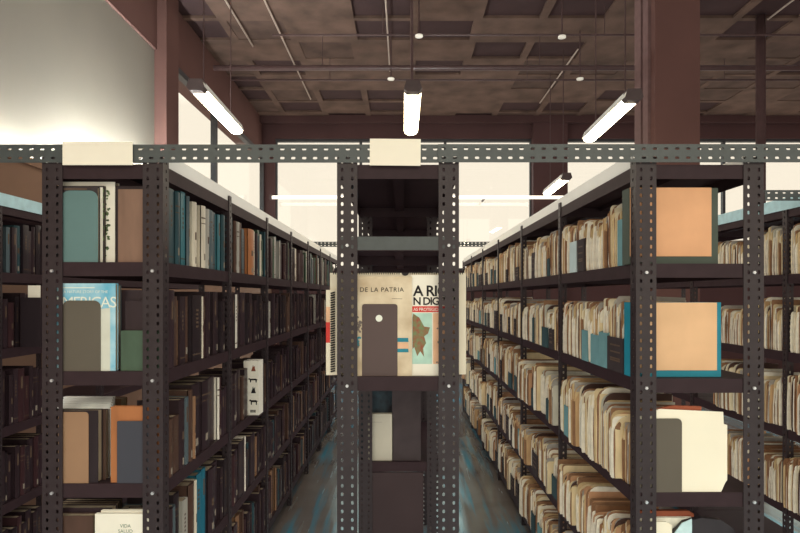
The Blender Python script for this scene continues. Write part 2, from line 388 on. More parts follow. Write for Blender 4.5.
GOLD = mat('spine_print', (92, 74, 60), rough=.5); STICK = mat('spine_sticker', (140, 128, 112), rough=.7)
REDS = mat('red_sticker', (190, 52, 46), rough=.6)
BT, BD, BH = .04, .17, .24
def cover_mb(v):
    mb = MB(); t = BT / 2; b = .0028
    mb.box((-BD, -t, 0), (-.002, -t + b, BH)).box((-BD, t - b, 0), (-.002, t, BH))
    n = 6; bulge = (.006, .001, .004, .008)[v % 4]
    arc = [(-.002 + bulge * math.sin(math.pi * i / n), -t + 2 * t * i / n) for i in range(n + 1)]
    mb.prism(arc + [(-.006, t), (-.006, -t)], 2, 0, BH)
    def band(z0, z1, mi, w=.8):
        k = [(x + .0006, y * w) for x, y in arc]
        mb.add([(x, y, z0) for x, y in k] + [(x, y, z1) for x, y in k], [[i, i + 1, n + 2 + i, n + 1 + i] for i in range(n)], mi)
    if v == 0: band(.19, .195, 1, .95); band(.17, .173, 1, .95); band(.03, .055, 2, .75)
    if v == 1:
        for z in (.12, .135, .15, .165, .18): band(z, z + .008, 1, .35)
        band(.02, .024, 1, .95)
    if v == 2: band(.15, .205, 1, .7)
    if v == 3:
        for z in (.045, .09, .135, .18): band(z, z + .006, 0, 1.05)
        band(.1, .128, 1, .8); band(.012, .036, 2, .7)
    return mb
def pages_mb(v):
    t = BT / 2 - .0028
    return MB().box((-BD + .005, -t, .003), (-.004, t, BH - .003), 0)
_bm = {}
def book_mesh(c, v, joined):
    k = (c, v, joined)
    if k not in _bm:
        mb = cover_mb(v); ms = [bookmat(c), GOLD, STICK if v != 2 else GOLD]
        if c in ('cream', 'white', 'grey'): ms[1] = bookmat('brown')
        if joined:
            p = pages_mb(v); o = len(ms); ms.append(PAGES); mb.add(p.v, p.f, o)
        _bm[k] = mb.mesh('book', ms)
    return _bm[k]
PGM = pages_mb(0).mesh('page_block', PAGES)
specs = []   # every book: dict
LAB_LV = ['top', 'second', 'third', 'fourth', 'bottom']
def fill_books(row, xf, y0, bay, nb, levels, rank, zoner, seed, limit=None, sgn=1):
    rr = random.Random(seed)
    for b in range(nb):
        for li, z in enumerate(levels):
            y = y0 + b * bay + (.012 if b else .014); end = y0 + (b + 1) * bay - .012
            i = 0
            seq = zoner(b, li, rr)
            while y < end - .02:
                it = seq[i] if i < len(seq) else None
                if it is None:
                    c = rr.choice(seq_default(b, li, rr)); t = rr.uniform(.024, .052); h = rr.uniform(.2, .275); d = rr.uniform(.145, .185)
                else:
                    c, t, h, d = it
                    t = t or rr.uniform(.028, .05); h = h or rr.uniform(.22, .27); d = d or rr.uniform(.15, .185)
                if y + t > end: t = end - y
                if t < .012: break
                i += 1
                yc = y + t / 2; r = 1 + yc / D; X0 = xf - sgn * (.006 + (rr.random() ** 2) * .022)
                v = rr.randrange(4)
                if c != 'gap' and (not limit or limit(X0, r, z, h)):
                    vis = (296.5 - (z + h) * S / r) < 533 and 0 < 403 + X0 * S / r < 800
                    specs.append(dict(row=row, c=c, t=t, h=h, d=d, y=yc, x=X0, z=EYE + z, v=v, b=b, li=li, i=i - 1, r=r, rank=rank, s=sgn, vis=vis))
                y += t + rr.uniform(.0005, .0025)
def seq_default(b, li, rr):
    if li == 0: return ['teal_dark', 'slate', 'maroon', 'brown', 'dark', 'plum', 'grey', 'green', 'dark']
    if li == 1: return ['dark', 'plum', 'maroon', 'black', 'brown', 'dark', 'dark', 'dark', 'plum', 'black', 'dark', 'grey']
    if li == 2: return ['dark', 'plum', 'maroon', 'dark', 'brown', 'dark', 'black', 'dark', 'plum']
    return ['dark', 'plum', 'maroon', 'dark', 'brown', 'dark', 'plum', 'teal_dark', 'dark', 'black', 'dark', 'black', 'dark', 'tan']
def zoner1(b, li, rr):
    N = None
    if b == 0 and li == 0:
        return [('mauve', .03, .245, .150), ('dark', .03, .262, .185), ('teal_dark', .045, .262, .17), ('teal_dark', .04, .258, .17), ('teal', .04, .26, .17), ('teal', .045, .275, .17), ('slate', .02, .265, .17), ('gap', .012, .2, .1),
                ('cream', .045, .25, N), ('grey', .045, .245, N), ('cream', .05, .25, N), ('grey', .04, .245, N), ('teal_dark', .03, .25, N), ('slate', .04, .25, N), ('slate', .05, .25, N), ('teal', .04, .245, N), ('teal_dark', .05, .25, N)]
    if b == 1 and li == 0:
        return [('teal_dark', .05, .255, N), ('dark', .045, .25, N), ('brown', .04, .25, N), ('grey', .04, .25, N), ('brown', .035, .25, N), ('maroon', .04, .25, N), ('slate', .04, .23, N), ('brown', .03, .2, N), ('orange', .12, .24, .19), ('cream', .03, .24, N), ('dark', .04, N, N), ('teal_dark', .04, N, N), ('green', .04, N, N), ('cream', .04, N, N)]
    if b == 3 and li == 0: return [('dark', N, N, N)] * 4 + [('cream', .16, .25, N)] + [('maroon', N, N, N)] * 3
    if b == 0 and li == 1:
        return [('green', .02, .135, .135), ('dark', .03, .235, .135), ('plum', .05, .272, .165), ('brown', .05, .25, N), ('tan', .02, .235, N), ('dark', .05, .25, N), ('brown', .05, .25, N), ('black', .1, .255, N), ('cream', .012, .25, N), ('maroon', .03, .25, N), ('dark', .04, .27, N), ('dark', .05, .27, N), ('dark', .05, .27, N), ('dark', .05, .27, N)]
    if b == 1 and li == 1: return [('dark', .05, .27, N), ('dark', .05, .27, N), ('white', .035, .26, N), ('dark', .09, .27, N), ('plum', .09, .27, N)]
    if b == 0 and li == 2:
        return [('orange', .02, .255, .175), ('orange', .015, .25, .17), ('brown', .05, .2, N), ('brown', .05, .2, N), ('dark', .05, .25, N), ('slate', .04, .25, N), ('brown', .04, .27, N), ('tan', .02, .24, N), ('dark', .09, .28, N), ('dark', .09, .28, N), ('plum', .09, .28, N), ('white', .02, .27, N)]
    if b == 1 and li == 2:
        return [('dark', .06, .26, N), ('dark', .06, .255, N), ('plum', .05, .25, N), ('dark', .06, .26, N), ('brown', .05, .22, N), ('dark', .06, .25, N), ('gap', .12, .2, .1), ('dark', .06, .26, N), ('dark', .06, .27, N), ('plum', .05, .24, N)]
    if li == 3 and b == 0:
        return [('gap', .05, .2, .1), ('dark', .03, .26, N), ('slate', .05, .25, N), ('black', .05, .28, N), ('grey', .05, .24, N), ('brown', .06, .28, N), ('cream', .02, .28, N), ('teal', .02, .28, N), ('blue', .06, .285, N), ('blue', .05, .29, N), ('plum', .09, .27, N), ('plum', .08, .27, N)]
    if li == 3 and b == 1:
        return [('dark', .05, .25, N), ('maroon', .05, .24, N), ('plum', .05, .25, N), ('dark', .06, .27, N), ('dark', .05, .27, N), ('white', .02, .28, N), ('dark', .05, .2, N)]
    if li == 4 and b in (1, 2):
        return [('cream', .03, .2, N), ('maroon', .05, .25, N), ('maroon', .06, .26, N), ('tan', .04, .28, N), ('tan', .03, .27, N), ('brown', .03, .28, N), ('tan', .03, .27, N)]
    return []
fill_books('left aisle rack', R1[1], 0, BL, 7, LV_L, 1.0, zoner1, 21, lambda x, r, z, h: r < 3.5)
fill_books('far left rack', R0[1], yr(1.405) - BR, BR, 3, LV_L, .5, lambda b, li, rr: [(rr.choice(['dark', 'black', 'plum', 'dark', 'dark', 'maroon'] + (['teal_dark', 'slate'] if li == 0 else [])), None, None, None) for _ in range(30)], 22, lambda x, r, z, h: -12 < 403 + x * S / r < 46)
for s in specs: s['size'] = s['rank'] * s['t'] * s['h'] / s['r'] ** 3 * (1 if s['vis'] else .02)
specs.sort(key=lambda s: -s['size'])
NB = 286
def book_obj(s):
    near = s['r'] < 1.9
    sc_ = (s['d'] / BD, s['t'] / BT, s['h'] / BH)
    tilt = 0
    o = link('book', book_mesh(s['c'], s['v'], not near), None, (s['x'], s['y'], s['z'] + .0003), (tilt, 0, 0), sc_)
    size = 'thin' if s['t'] < .026 else 'thick' if s['t'] > .055 else 'tall' if s['h'] > .265 else 'low' if s['h'] < .215 else ''
    tag(o, ' '.join(('%s %s book, %s along bay %s, %s shelf of %s' % (size, NAMES[s['c']], ORD[s['i']], ('one', 'two', 'three', 'four', 'five', 'six', 'seven')[s['b']], LAB_LV[s['li']], s['row'])).split()), 'book', 'books on the ' + s['row'])
    if near: link('page_block', PGM, o)
    return o
for s in specs[:NB]: book_obj(s)
def merged(name, items, fn, label, cat):
    allm = {}; mb = MB(); mats = []
    for s in items:
        me, M = fn(s)
        idx = []
        for m in me.materials:
            if m not in mats: mats.append(m)
            idx.append(mats.index(m))
        o = len(mb.v); mb.v += [tuple(M @ v.co) for v in me.vertices]
        for p in me.polygons: mb.f.append([i + o for i in p.vertices]); mb.m.append(idx[p.material_index])
    me = bpy.data.meshes.new(name); me.from_pydata(mb.v, [], mb.f)
    for m in mats: me.materials.append(m)
    me.polygons.foreach_set('material_index', mb.m); me.update()
    ob = link(name, me); tag(ob, label, cat); ob['kind'] = 'stuff'
    return ob
def bmat(s):
    return book_mesh(s['c'], s['v'], True), Matrix.LocRotScale(Vector((s['x'], s['y'], s['z'] + .0003)), Euler((0, 0, 0)), Vector((s['d'] / BD, s['t'] / BT, s['h'] / BH)))
merged('distant_books', specs[NB:], bmat, 'far rows of small dark books at the end of the left aisle', 'books')

# ------------------------------------------------------------------ folders
FP = {'manila': (240, 217, 170), 'cream': (246, 231, 196), 'tan': (204, 166, 120), 'pale_grey': (208, 202, 182), 'pinkish': (206, 158, 118), 'brown': (150, 108, 76)}
FN = {'manila': 'manila', 'cream': 'cream', 'tan': 'tan', 'pale_grey': 'pale grey', 'pinkish': 'pinkish', 'brown': 'brown'}
def fmat(c): return mat('folder_' + c, FP[c], rough=.85, var=.22, scale=18, stretch=(1, 1, .35))
PAP = [mat('paper_white', (242, 234, 212), rough=.9, var=.15, scale=30), mat('paper_yellowed', (208, 182, 136), rough=.9, var=.2, scale=30), mat('paper_brown', (150, 112, 82), rough=.9, var=.2, scale=30), mat('paper_grey', (168, 160, 148), rough=.9, var=.2, scale=30), mat('divider_shadow_dark', (84, 62, 54), rough=.9, var=.2, scale=30)]  # darkest sheets are dividers and painted shadow between the papers
FT, FD, FH = .036, .27, .24
def sheet(mb, rr, y, th, h, x0, mi, lean, curl, d=FD, rad=None):
    rad = rad or rr.choice([.006, .012, .02, .03, .045])
    out = [(-d, 0), (x0 - .002, 0), (x0, .02)]
    for k in range(1, 3): out.append((x0 + rr.uniform(-.002, .002), .02 + (h - rad - .02) * k / 2.))
    for k in range(1, 5):
        a = math.pi / 2 * k / 4; out.append((x0 - rad + rad * math.cos(a), h - rad + rad * math.sin(a)))
    out.append((-d * .5, h - rr.uniform(0, .004))); out.append((-d, h - rr.uniform(0, .006)))
    n = len(out)
    def Y(x, z): 
        w = max(0, z - .4 * h) / (.6 * h)
        return y + lean * (z / h) + curl * w * w * max(0, 1 + x / .12)
    vs = [(x, Y(x, z), z) for x, z in out] + [(x, Y(x, z) + th, z) for x, z in out]
    cen = [(-d * .5, Y(-d * .5, h * .5), h * .5), (-d * .5, Y(-d * .5, h * .5) + th, h * .5)]
    o = 2 * n
    fs = [[i, (i + 1) % n, n + (i + 1) % n, n + i] for i in range(n)]
    fs += [[(i + 1) % n, i, o] for i in range(n)] + [[n + i, n + (i + 1) % n, o + 1] for i in range(n)]
    mb.add(vs + cen, fs, mi)
NV = 10
def folder_mbs(v):
    rr = random.Random(100 + v)
    cv, pp = MB(), MB()
    H = FH * rr.uniform(.97, 1.0); lean = rr.uniform(-.003, .003); curl = rr.uniform(-.010, .010)
    t = FT / 2 - .003
    sheet(cv, rr, -t, .0016, H, 0, 0, lean, curl)
    sheet(cv, rr, t - .0016, .0016, H * rr.uniform(.9, 1.0), rr.uniform(-.012, 0), 0, lean, curl)
    if v % 2: sheet(cv, rr, rr.uniform(-.004, .004), .0014, H * .985, -.002, 0, lean, curl)
    n = 6
    for k in range(n):
        y = -t + .003 + (2 * t - .008) * k / (n - 1)
        sheet(pp, rr, y, rr.choice([.0012, .002, .0034, .0042]), H * rr.choice([.8, .88, .93, .97, 1.0, 1.03]), rr.uniform(-.012, .004), rr.choice([0, 0, 0, 1, 1, 2, 2, 3, 4]), lean, curl + rr.uniform(-.002, .002), FD * .97)
    return cv, pp
FM = [folder_mbs(v) for v in range(NV)]
_fm = {}
def folder_mesh(c, v, joined):
    k = (c, v, joined)
    if k not in _fm:
        mb = MB(); mb.add(FM[v][0].v, FM[v][0].f, 0); ms = [fmat(c)]
        if joined:
            o = len(mb.v); mb.v += FM[v][1].v; mb.f += [[i + o for i in f] for f in FM[v][1].f]; mb.m += [m + 1 for m in FM[v][1].m]; ms += PAP
        _fm[k] = mb.mesh('folder', ms)
    return _fm[k]
PPM = [FM[v][1].mesh('papers', PAP) for v in range(NV)]
TEALB = mat('teal_box_card', (108, 146, 146), rough=.8, var=.15, scale=12); BLKB = mat('black_box_card', (62, 54, 54), rough=.7, var=.2, scale=25); TEALD = mat('dark_teal_box_card', (58, 78, 80), rough=.8, var=.2); PALEB = mat('pale_blue_box_card', (190, 204, 198), rough=.8, var=.1)
BOXM = {'teal': TEALB, 'black': BLKB, 'dark teal': TEALD, 'pale blue': PALEB}
fspecs = []; boxes = []
def fill_folders(row, xf, y0, bay, bays, levels, rank, seed, limit, boxer, sgn=-1):
    rr = random.Random(seed)
    for b in bays:
        for li, z in enumerate(levels):
            y = y0 + b * bay + (.036 if li > 0 else .012); end = y0 + (b + 1) * bay - (.006 if li > 0 else .012); ov = 0
            if b == 0 and y0 == 0: y += (.105, .085, .05, .02, 0)[li]
            i = 0; inbox = None; bx = boxer(b, li); hb = rr.uniform(.215, .25)
            while y < end - .018:
                t = rr.uniform(.016, .045)
                if y + t > end: t = end - y
                while inbox is None and bx and y > y0 + b * bay + bx[0][0] - .012:
                    ya, yb2, col, bh = bx.pop(0)
                    if y < y0 + b * bay + yb2 - .03: inbox = (y, y0 + b * bay + yb2, col, bh); y += .004; ov = min(ov, .012)
                if inbox and y + t > inbox[1] - .004: t = max(.014, inbox[1] - .004 - y)
                hb += rr.uniform(-.018, .018); hb = min(.258, max(.2, hb))
                h = min(.27, hb * rr.uniform(.92, 1.05)) * (1.08 if li == 2 else 1)
                c = rr.choice(['manila', 'manila', 'cream', 'cream', 'tan', 'pale_grey', 'pinkish', 'manila'] if li < 3 else ['manila', 'cream', 'tan', 'manila', 'brown', 'pinkish'])
                yc = y + t / 2; r = 1 + yc / D
                if rr.random() < .3 and not inbox: ov = rr.choice([0, .012, .02, .03, .04]) * (0, .25, 1, 1, .8)[li] * (0 if li == 1 and b == 0 else 1)
                x0 = xf - sgn * ((.006 if inbox else .004) + rr.random() * .008 - ov)
                v = rr.randrange(NV)
                if limit(x0, r, z, h):
                    vis = (296.5 - (z + h) * S / r) < 533 and 0 < 403 + x0 * S / r < 800
                    fspecs.append(dict(row=row, c=c, t=t, h=h, y=yc, x=x0, z=EYE + z + (.004 if inbox else 0), v=v, b=b, li=li, i=i, r=r, s=sgn, rank=rank, vis=vis, inb=inbox, d=FD * rr.uniform(.94, 1.04)))
                i += 1
                y += t + rr.choice([.0006, .001, .003, .007])
                if inbox and y > inbox[1] - .016:
                    boxes.append(dict(row=row, y0=inbox[0], y1=max(y + .002, inbox[1] - .004), col=inbox[2], bh=inbox[3], z=EYE + z, x=xf - sgn * (.001 - ov), s=sgn, li=li, b=b, n=len([q for q in boxes if q['row'] == row and q['b'] == b and q['li'] == li])))
                    y = boxes[-1]['y1'] + .002; inbox = None
def pxy(px): return (X(636) * S / (px - 403) - 1) * D          # px on the right aisle face -> y
def boxer3(b, li):
    rq = random.Random(b * 10 + li + 5)
    o = {(0, 0): [(617, 625, 'teal', .165), (577, 584, 'black', .14), (569, 576, 'pale blue', .14)], (0, 1): [(607, 629, 'black', .125), (599, 606.5, 'teal', .135), (590, 597.5, 'teal', .12), (581, 588, 'teal', .13)], (0, 2): [(566, 574, 'teal', .14)], (0, 3): []}
    if b == 0: return [(pxy(p1), pxy(p0), c, h) for p0, p1, c, h in o.get((0, li), [])]
    out = []
    y = rq.uniform(.03, .2)
    while y < BR - .15:
        w = rq.uniform(.07, .13); out.append((y, y + w, rq.choice(['black', 'black', 'dark teal', 'black', 'teal', 'dark teal', 'black']), rq.uniform(.09, .16))); y += w + rq.uniform(.03, .3)
    return out
fill_folders('right aisle rack', R3[0], 0, BR, range(6), LV_R, 1., 31, lambda x, r, z, h: r < 3.85, boxer3)
fill_folders('far right rack', R4[0], yr(1.485) - BR, BR, range(2), LV_R[:4], .6, 33, lambda x, r, z, h: 714 < 403 + x * S / r < 812, lambda b, li: [(.72, .82, 'dark teal', .12)] if (b, li) == (0, 0) else [])
for s in fspecs: s['size'] = s['rank'] * s['t'] * s['h'] / s['r'] ** 3 * (1 if s['vis'] else .02)
fspecs.sort(key=lambda s: -s['size'])
NF = 288
for s in fspecs[:NF]:
    near = s['r'] < 1.95
    o = link('paper_folder', folder_mesh(s['c'], s['v'], not near), None, (s['x'], s['y'], s['z'] + .0003), (0, 0, math.pi if s['s'] < 0 else 0), (s['d'] / FD, s['t'] / FT, s['h'] / FH))
    size = 'thin' if s['t'] < .027 else 'bulging' if s['t'] > .044 else 'tall' if s['h'] > .262 else 'worn'
    tag(o, '%s %s folder, %s along bay %s, %s shelf of %s' % (size, FN[s['c']], ORD[s['i']], ('one', 'two', 'three', 'four', 'five', 'six')[s['b']], LAB_LV[s['li']], s['row']), 'folder', 'folders on the ' + s['row'])
    if near: link('papers', PPM[s['v']], o)
def fmtx(s):
    return folder_mesh(s['c'], s['v'], True), Matrix.LocRotScale(Vector((s['x'], s['y'], s['z'] + .0003)), Euler((0, 0, math.pi if s['s'] < 0 else 0)), Vector((s['d'] / FD, s['t'] / FT, s['h'] / FH)))
merged('distant_folders', fspecs[NF:], fmtx, 'far rows of small paper folders at the end of the right aisle', 'folders')
for q in boxes:
    w = .25; y0, y1, bh = q['y0'], q['y1'], q['bh']; sg = q['s']; yc = (y0 + y1) / 2; hy = (y1 - y0) / 2; t = .002
    mb = MB(); 
    mb.box((0, -hy, 0), (-sg * t, hy, bh)).box((-sg * t, -hy, 0), (-sg * w, hy, t)) if True else None
    for sy in (-1, 1):
        mb.prism([(-sg * t, t), (-sg * w, t), (-sg * w, bh * 1.3), (-sg * .1, bh * 1.25), (-sg * t, bh)], 1, sy * hy, sy * (hy - t))
    r = 1 + yc / D
    if not (460 < 403 + q['x'] * S / r < 800) : continue
    ms = [BOXM[q['col']], GOLD]
    if q['col'] == 'black':
        for zz in (.3, .36, .55, .75): mb.box((sg * .0004, -hy * .7, bh * zz), (0, hy * .6, bh * zz + .006), 1)
    o = mb.build('file_box', ms, None, (q['x'], yc, q['z'] + .0003))
    tag(o, '%s cardboard file box, %s box along bay %s, %s shelf of %s' % (q['col'], ORD[q['n']], ('one', 'two', 'three', 'four', 'five', 'six')[q['b']], LAB_LV[q['li']], q['row']), 'file box', 'file boxes on the ' + q['row'])

# ------------------------------------------------------------------ things at the rack ends
bookend_last = []
def rounded(w, h, rad, n=5, bottom=False):
    pts = [(-w / 2, 0), (w / 2, 0)]
    for k in range(n + 1):
        a = math.pi / 2 * k / n; pts.append((w / 2 - rad + rad * math.cos(a), h - rad + rad * math.sin(a)))
    for k in range(n + 1):
        a = math.pi / 2 + math.pi / 2 * k / n; pts.append((-w / 2 + rad + rad * math.cos(a), h - rad + rad * math.sin(a)))
    return pts
def bookend(px0, px1, py0, zs, y, m, label, rad=.02, hole=None, foot=.12):
    """bent metal plate: upright in front of the books, foot under them"""
    w = (px1 - px0) / S * (1 + y / D); h = Z(py0, 1 + y / D) - zs
    e = empty('bookend', label, 'bookend', (X((px0 + px1) / 2, 1 + y / D), y, zs), 'metal bookends')
    if hole:
        bm = bmesh.new(); out = rounded(w, h, rad); hx, hz, hr = hole
        v1 = [bm.verts.new((x, 0, z)) for x, z in out]; v2 = [bm.verts.new((hx + hr * math.cos(a * math.pi / 8), 0, hz + hr * math.sin(a * math.pi / 8))) for a in range(16)]
        ed = [bm.edges.new((l[i], l[(i + 1) % len(l)])) for l in (v1, v2) for i in range(len(l))]
        bmesh.ops.triangle_fill(bm, edges=ed, use_beauty=True)
        g = bmesh.ops.extrude_face_region(bm, geom=bm.faces[:])
        for v in [q for q in g['geom'] if isinstance(q, bmesh.types.BMVert)]: v.co.y += .0015
        bmesh.ops.recalc_face_normals(bm, faces=bm.faces)
        me = bpy.data.meshes.new('upright'); bm.to_mesh(me); bm.free(); me.materials.append(m); link('upright', me, e)
    else:
        MB().prism(rounded(w, h, rad), 1, 0, .0015).build('upright', m, e)
    MB().box((-w / 2, .0015, 0), (w / 2, foot, .0004)).build('foot', m, e)
    bookend_last[:] = [e]
    return e
def flat_book(px0, px1, py_top, zs, y, t, ms, label, extra=None, name='book', cat='book', zoff=0, pages=True, grp=None):
    """a volume whose cover faces the viewer; extra(mb, w, h) draws its printed cover"""
    r = 1 + y / D
    w = (px1 - px0) / S * r; h = Z(py_top, r) - zs
    mb = MB()
    mb.box((-w / 2, 0, 0), (w / 2, .0025, h)).box((-w / 2, t - .0025, 0), (w / 2, t, h)).box((-w / 2, .0025, 0), (-w / 2 + .0025, t - .0025, h))
    if extra: extra(mb, w, h)
    o = mb.build(name, ms, None, (X((px0 + px1) / 2, r), y, zs + .0005))
    tag(o, label, cat, grp)
    if pages: MB().box((-w / 2 + .0025, .0025, .002), (w / 2 - .003, t - .0025, h - .003)).build('page_block', PAGES, o)
    return o
F = lambda y: (lambda u, v: (u, y, v))
M_ = mat
# --- left rack, left half of the first bay (facing the viewer)
z1, z2, z3, z4 = [EYE + v for v in LV_L[:4]]
TEALPL = M_('teal_metal_plate', (96, 122, 118), rough=.5, var=.1, scale=6); GREYPL = M_('olive_grey_metal_plate', (94, 86, 74), rough=.5, var=.08, scale=6); TANPL = M_('tan_metal_plate', (150, 116, 88), rough=.55, var=.1, scale=6)
NAVYPL = M_('navy_metal_plate', (66, 66, 72), rough=.5, var=.08, scale=6); BRNPL = M_('dark_brown_metal_plate', (86, 70, 66), rough=.5, var=.06, scale=6)
bookend(61, 98, 190.5, z1, .008, TEALPL, 'teal rounded metal bookend on the top shelf of the left rack', .028)
FOL = M_('foliage_print', (92, 108, 68), rough=.6, var=.6, scale=60, tint=(48, 52, 40)); WHT = M_('white_cover', (232, 224, 204), rough=.5, var=.05)
DKC = M_('dark_cover', (58, 50, 50), rough=.5)
def blobs(seed, x0, x1, z0, z1, n, mi, y=-.0006, s=.008):
    def fn(mb, w, h):
        rr = random.Random(seed)
        for _ in range(n):
            cx = (x0 + (x1 - x0) * rr.random()) * w; cz = (z0 + (z1 - z0) * rr.random()) * h; a0 = rr.random() * 6
            k = 7; rad = [s * rr.uniform(.4, 1.2) for _ in range(k)]
            mb.add([(cx + rad[i] * math.cos(a0 + i * 6.283 / k), y - rr.random() * .0003, cz + rad[i] * math.sin(a0 + i * 6.283 / k)) for i in range(k)], [list(range(k))], mi)
    return fn
def strip(x0, x1, z0, z1, mi, y=-.0005):
    def fn(mb, w, h): mb.add([(x0 * w, y, z0 * h), (x1 * w, y, z0 * h), (x1 * w, y, z1 * h), (x0 * w, y, z1 * h)], [[0, 1, 2, 3]], mi)
    return fn
def multi(*fs):
    def fn(mb, w, h):
        for f in fs: f(mb, w, h)
    return fn
flat_book(45, 97.5, 187, z1, .011, .016, [DKC, GOLD], 'dark book behind the teal bookend on the top left shelf', strip(-.25, .3, .96, .98, 1))
flat_book(50, 104, 186, z1, .028, .012, [DKC, FOL, WHT], 'book with green foliage cover edge beside the teal bookend', multi(blobs(1, .3, .48, .05, .97, 60, 1, -.0006, .009), strip(.43, .48, 0, .98, 2, -.0011)))
flat_book(58, 115, 182, z1, .041, .03, [WHT, FOL], 'tall white book with dark leaf print on the top left shelf', blobs(2, .28, .4, .02, .9, 34, 1, -.0006, .006))
flat_book(58, 113, 187, z1, .073, .04, [bookmat('cream'), FOL], 'cream book behind the tall white leaf-print book')
# second shelf
SKY = M_('sky_blue_cover', (72, 152, 176), rough=.4, var=.35, scale=9, tint=(196, 220, 220)); LETT = M_('pale_letters', (226, 226, 208), rough=.6, var=.02)
bookend(62.5, 100.5, 300.5, z2, .008, GREYPL, 'olive grey rounded metal bookend before the blue book on the second left shelf', .022)
PALEC = M_('pale_cover_fade', (206, 204, 186), rough=.5, var=.1)
def amer(mb, w, h):
    text_into(mb, 'AMERICAS', .052, lambda u, v: (u, -.0008, v + h * .725), 2, cx=-.004, spacing=.86)
    text_into(mb, 'A NATURE STORY OF THE', .0125, lambda u, v: (u, -.0008, v + h * .89), 2, cx=.0)
    mb.add([(-.09, -.0007, h * .945), (.03, -.0007, h * .945), (.03, -.0007, h * .955), (-.09, -.0007, h * .955)], [[0, 1, 2, 3]], 2)
    mb.add([(.03, -.0004, 0), (.082, -.0004, 0), (.082, -.0004, h * .72), (.03, -.0004, h * .70)], [[0, 1, 2, 3]], 1)
flat_book(56, 115.5, 283.5, z2, .011, .02, [SKY, PALEC, LETT], 'blue book titled AMERICAS on the second shelf of the left rack', lambda mb, w, h: amer(mb, w, h))
flat_book(57, 117, 285, z2, .034, .03, [bookmat('slate')], 'slate grey book right behind the blue AMERICAS book')
flat_book(60, 112, 290, z2, .067, .04, [bookmat('cream')], 'cream book second behind the blue AMERICAS book')
# third shelf
bookend(58, 88.5, 412, z3, .008, TANPL, 'tan metal bookend on the third shelf of the left rack', .012)
flat_book(50, 98, 410.5, z3, .011, .03, [bookmat('black')], 'black binder behind the tan bookend on the third left shelf')
flat_book(52, 106, 410, z3, .043, .018, [bookmat('brown')], 'brown file behind the black binder on the third left shelf')
for k in range(6):
    flat_book(56 + k * 1.5, 109 + k * .8, 409 - k * 2.4, z3, .064 + k * .03, .016, [M_('pale_file_card', (236, 234, 224), rough=.8)],
              'pale grey file, %s behind the brown file on the third left shelf' % ORD[k], grp='pale files on the third left shelf')
o = flat_book(72, 121, 399, z3, .25, .05, [bookmat('tan')], 'tan book lying behind the pale files on the third left shelf')
bookend(117, 150, 421, z3, .007, NAVYPL, 'navy square metal bookend before the orange folder', .004)
# fourth shelf: white booklets in front
def book4(mb, w, h):
    text_into(mb, 'VIDA', .016, lambda u, v: (u, -.0008, v + h * .83), 1, cx=.01); text_into(mb, 'SALUD', .016, lambda u, v: (u, -.0008, v + h * .765), 1, cx=.01)
GRN = M_('green_ink', (96, 120, 96), rough=.7)
flat_book(95, 150, 514, z4, .006, .012, [WHT, GRN], 'white booklet with small green title on the fourth left shelf', book4)
flat_book(101, 152, 510.5, z4, .02, .012, [WHT], 'plain white booklet right behind the green-titled one')
flat_book(50, 93, 516, z4, .008, .03, [bookmat('brown')], 'brown book left of the white booklets on the fourth left shelf')
for k in range(4):
    flat_book(52 + 3 * k, 112 + 2 * k, 508 - 2.2 * k, z4, .045 + k * .04, .034, [bookmat(('plum', 'brown', 'dark', 'black')[k])], '%s book, %s behind the white booklets on the fourth left shelf' % (NAMES[('plum', 'brown', 'dark', 'black')[k]], ORD[k]))
# white catalogue with animal pictures facing the viewer, third shelf of the left aisle
y = 1.098; r = 1 + y / D
w = 15.2 * r / S; zz = EYE + LV_L[2]; h = Z(361, r) - zz
mb = MB().box((-w / 2, 0, 0), (w / 2, .09, h))
def sil(pts, cx, cz, s, mi): mb.add([(cx + x * s, -.0008, cz + z * s) for x, z in pts], [list(range(len(pts)))], mi)
quad = [(-1, .2), (-.8, .55), (-.5, .3), (.5, .35), (.9, .1), (.75, 0), (.7, -.7), (.5, -.7), (.45, -.1), (-.35, -.1), (-.4, -.7), (-.6, -.7), (-.65, .05)]
tri = [(-.5, -.6), (.5, -.6), (.3, .1), (.35, .7), (.1, .3), (-.1, .8), (-.25, .2)]
RUST = M_('rust_print', (130, 70, 48), rough=.7)
sil(tri, .012, h * .86, .024, 2); sil([(x, z * .7) for x, z in quad], .010, h * .65, .027, 1); sil(tri, .012, h * .46, .026, 1); sil(quad, .013, h * .25, .024, 1)
for k in range(3): mb.add([(-.004 + .01 * k, -.0008, h * .05), (.003 + .01 * k, -.0008, h * .05), (.003 + .01 * k, -.0008, h * .1), (-.004 + .01 * k, -.0008, h * .1)], [[0, 1, 2, 3]], 1)
o = mb.build('book', [WHT, BLACKINK, RUST], None, (X(251.2, r), y, zz + .0005))
tag(o, 'white book with dark animal pictures jutting from the third shelf of left aisle', 'book')
# small white card on the far left rack
rr_ = 1.49
o = MB().box((-.03, 0, 0), (.03, .004, .06)).build('index_card', CARD, None, (X(34, rr_), yr(rr_), EYE + LV_L[1] + .245))
tag(o, 'small white card in the dark shelf at the far left edge', 'card')
MB().box((-.06, -.01, -.245), (.04, .02, 0)).build('holder', bookmat('black'), o)

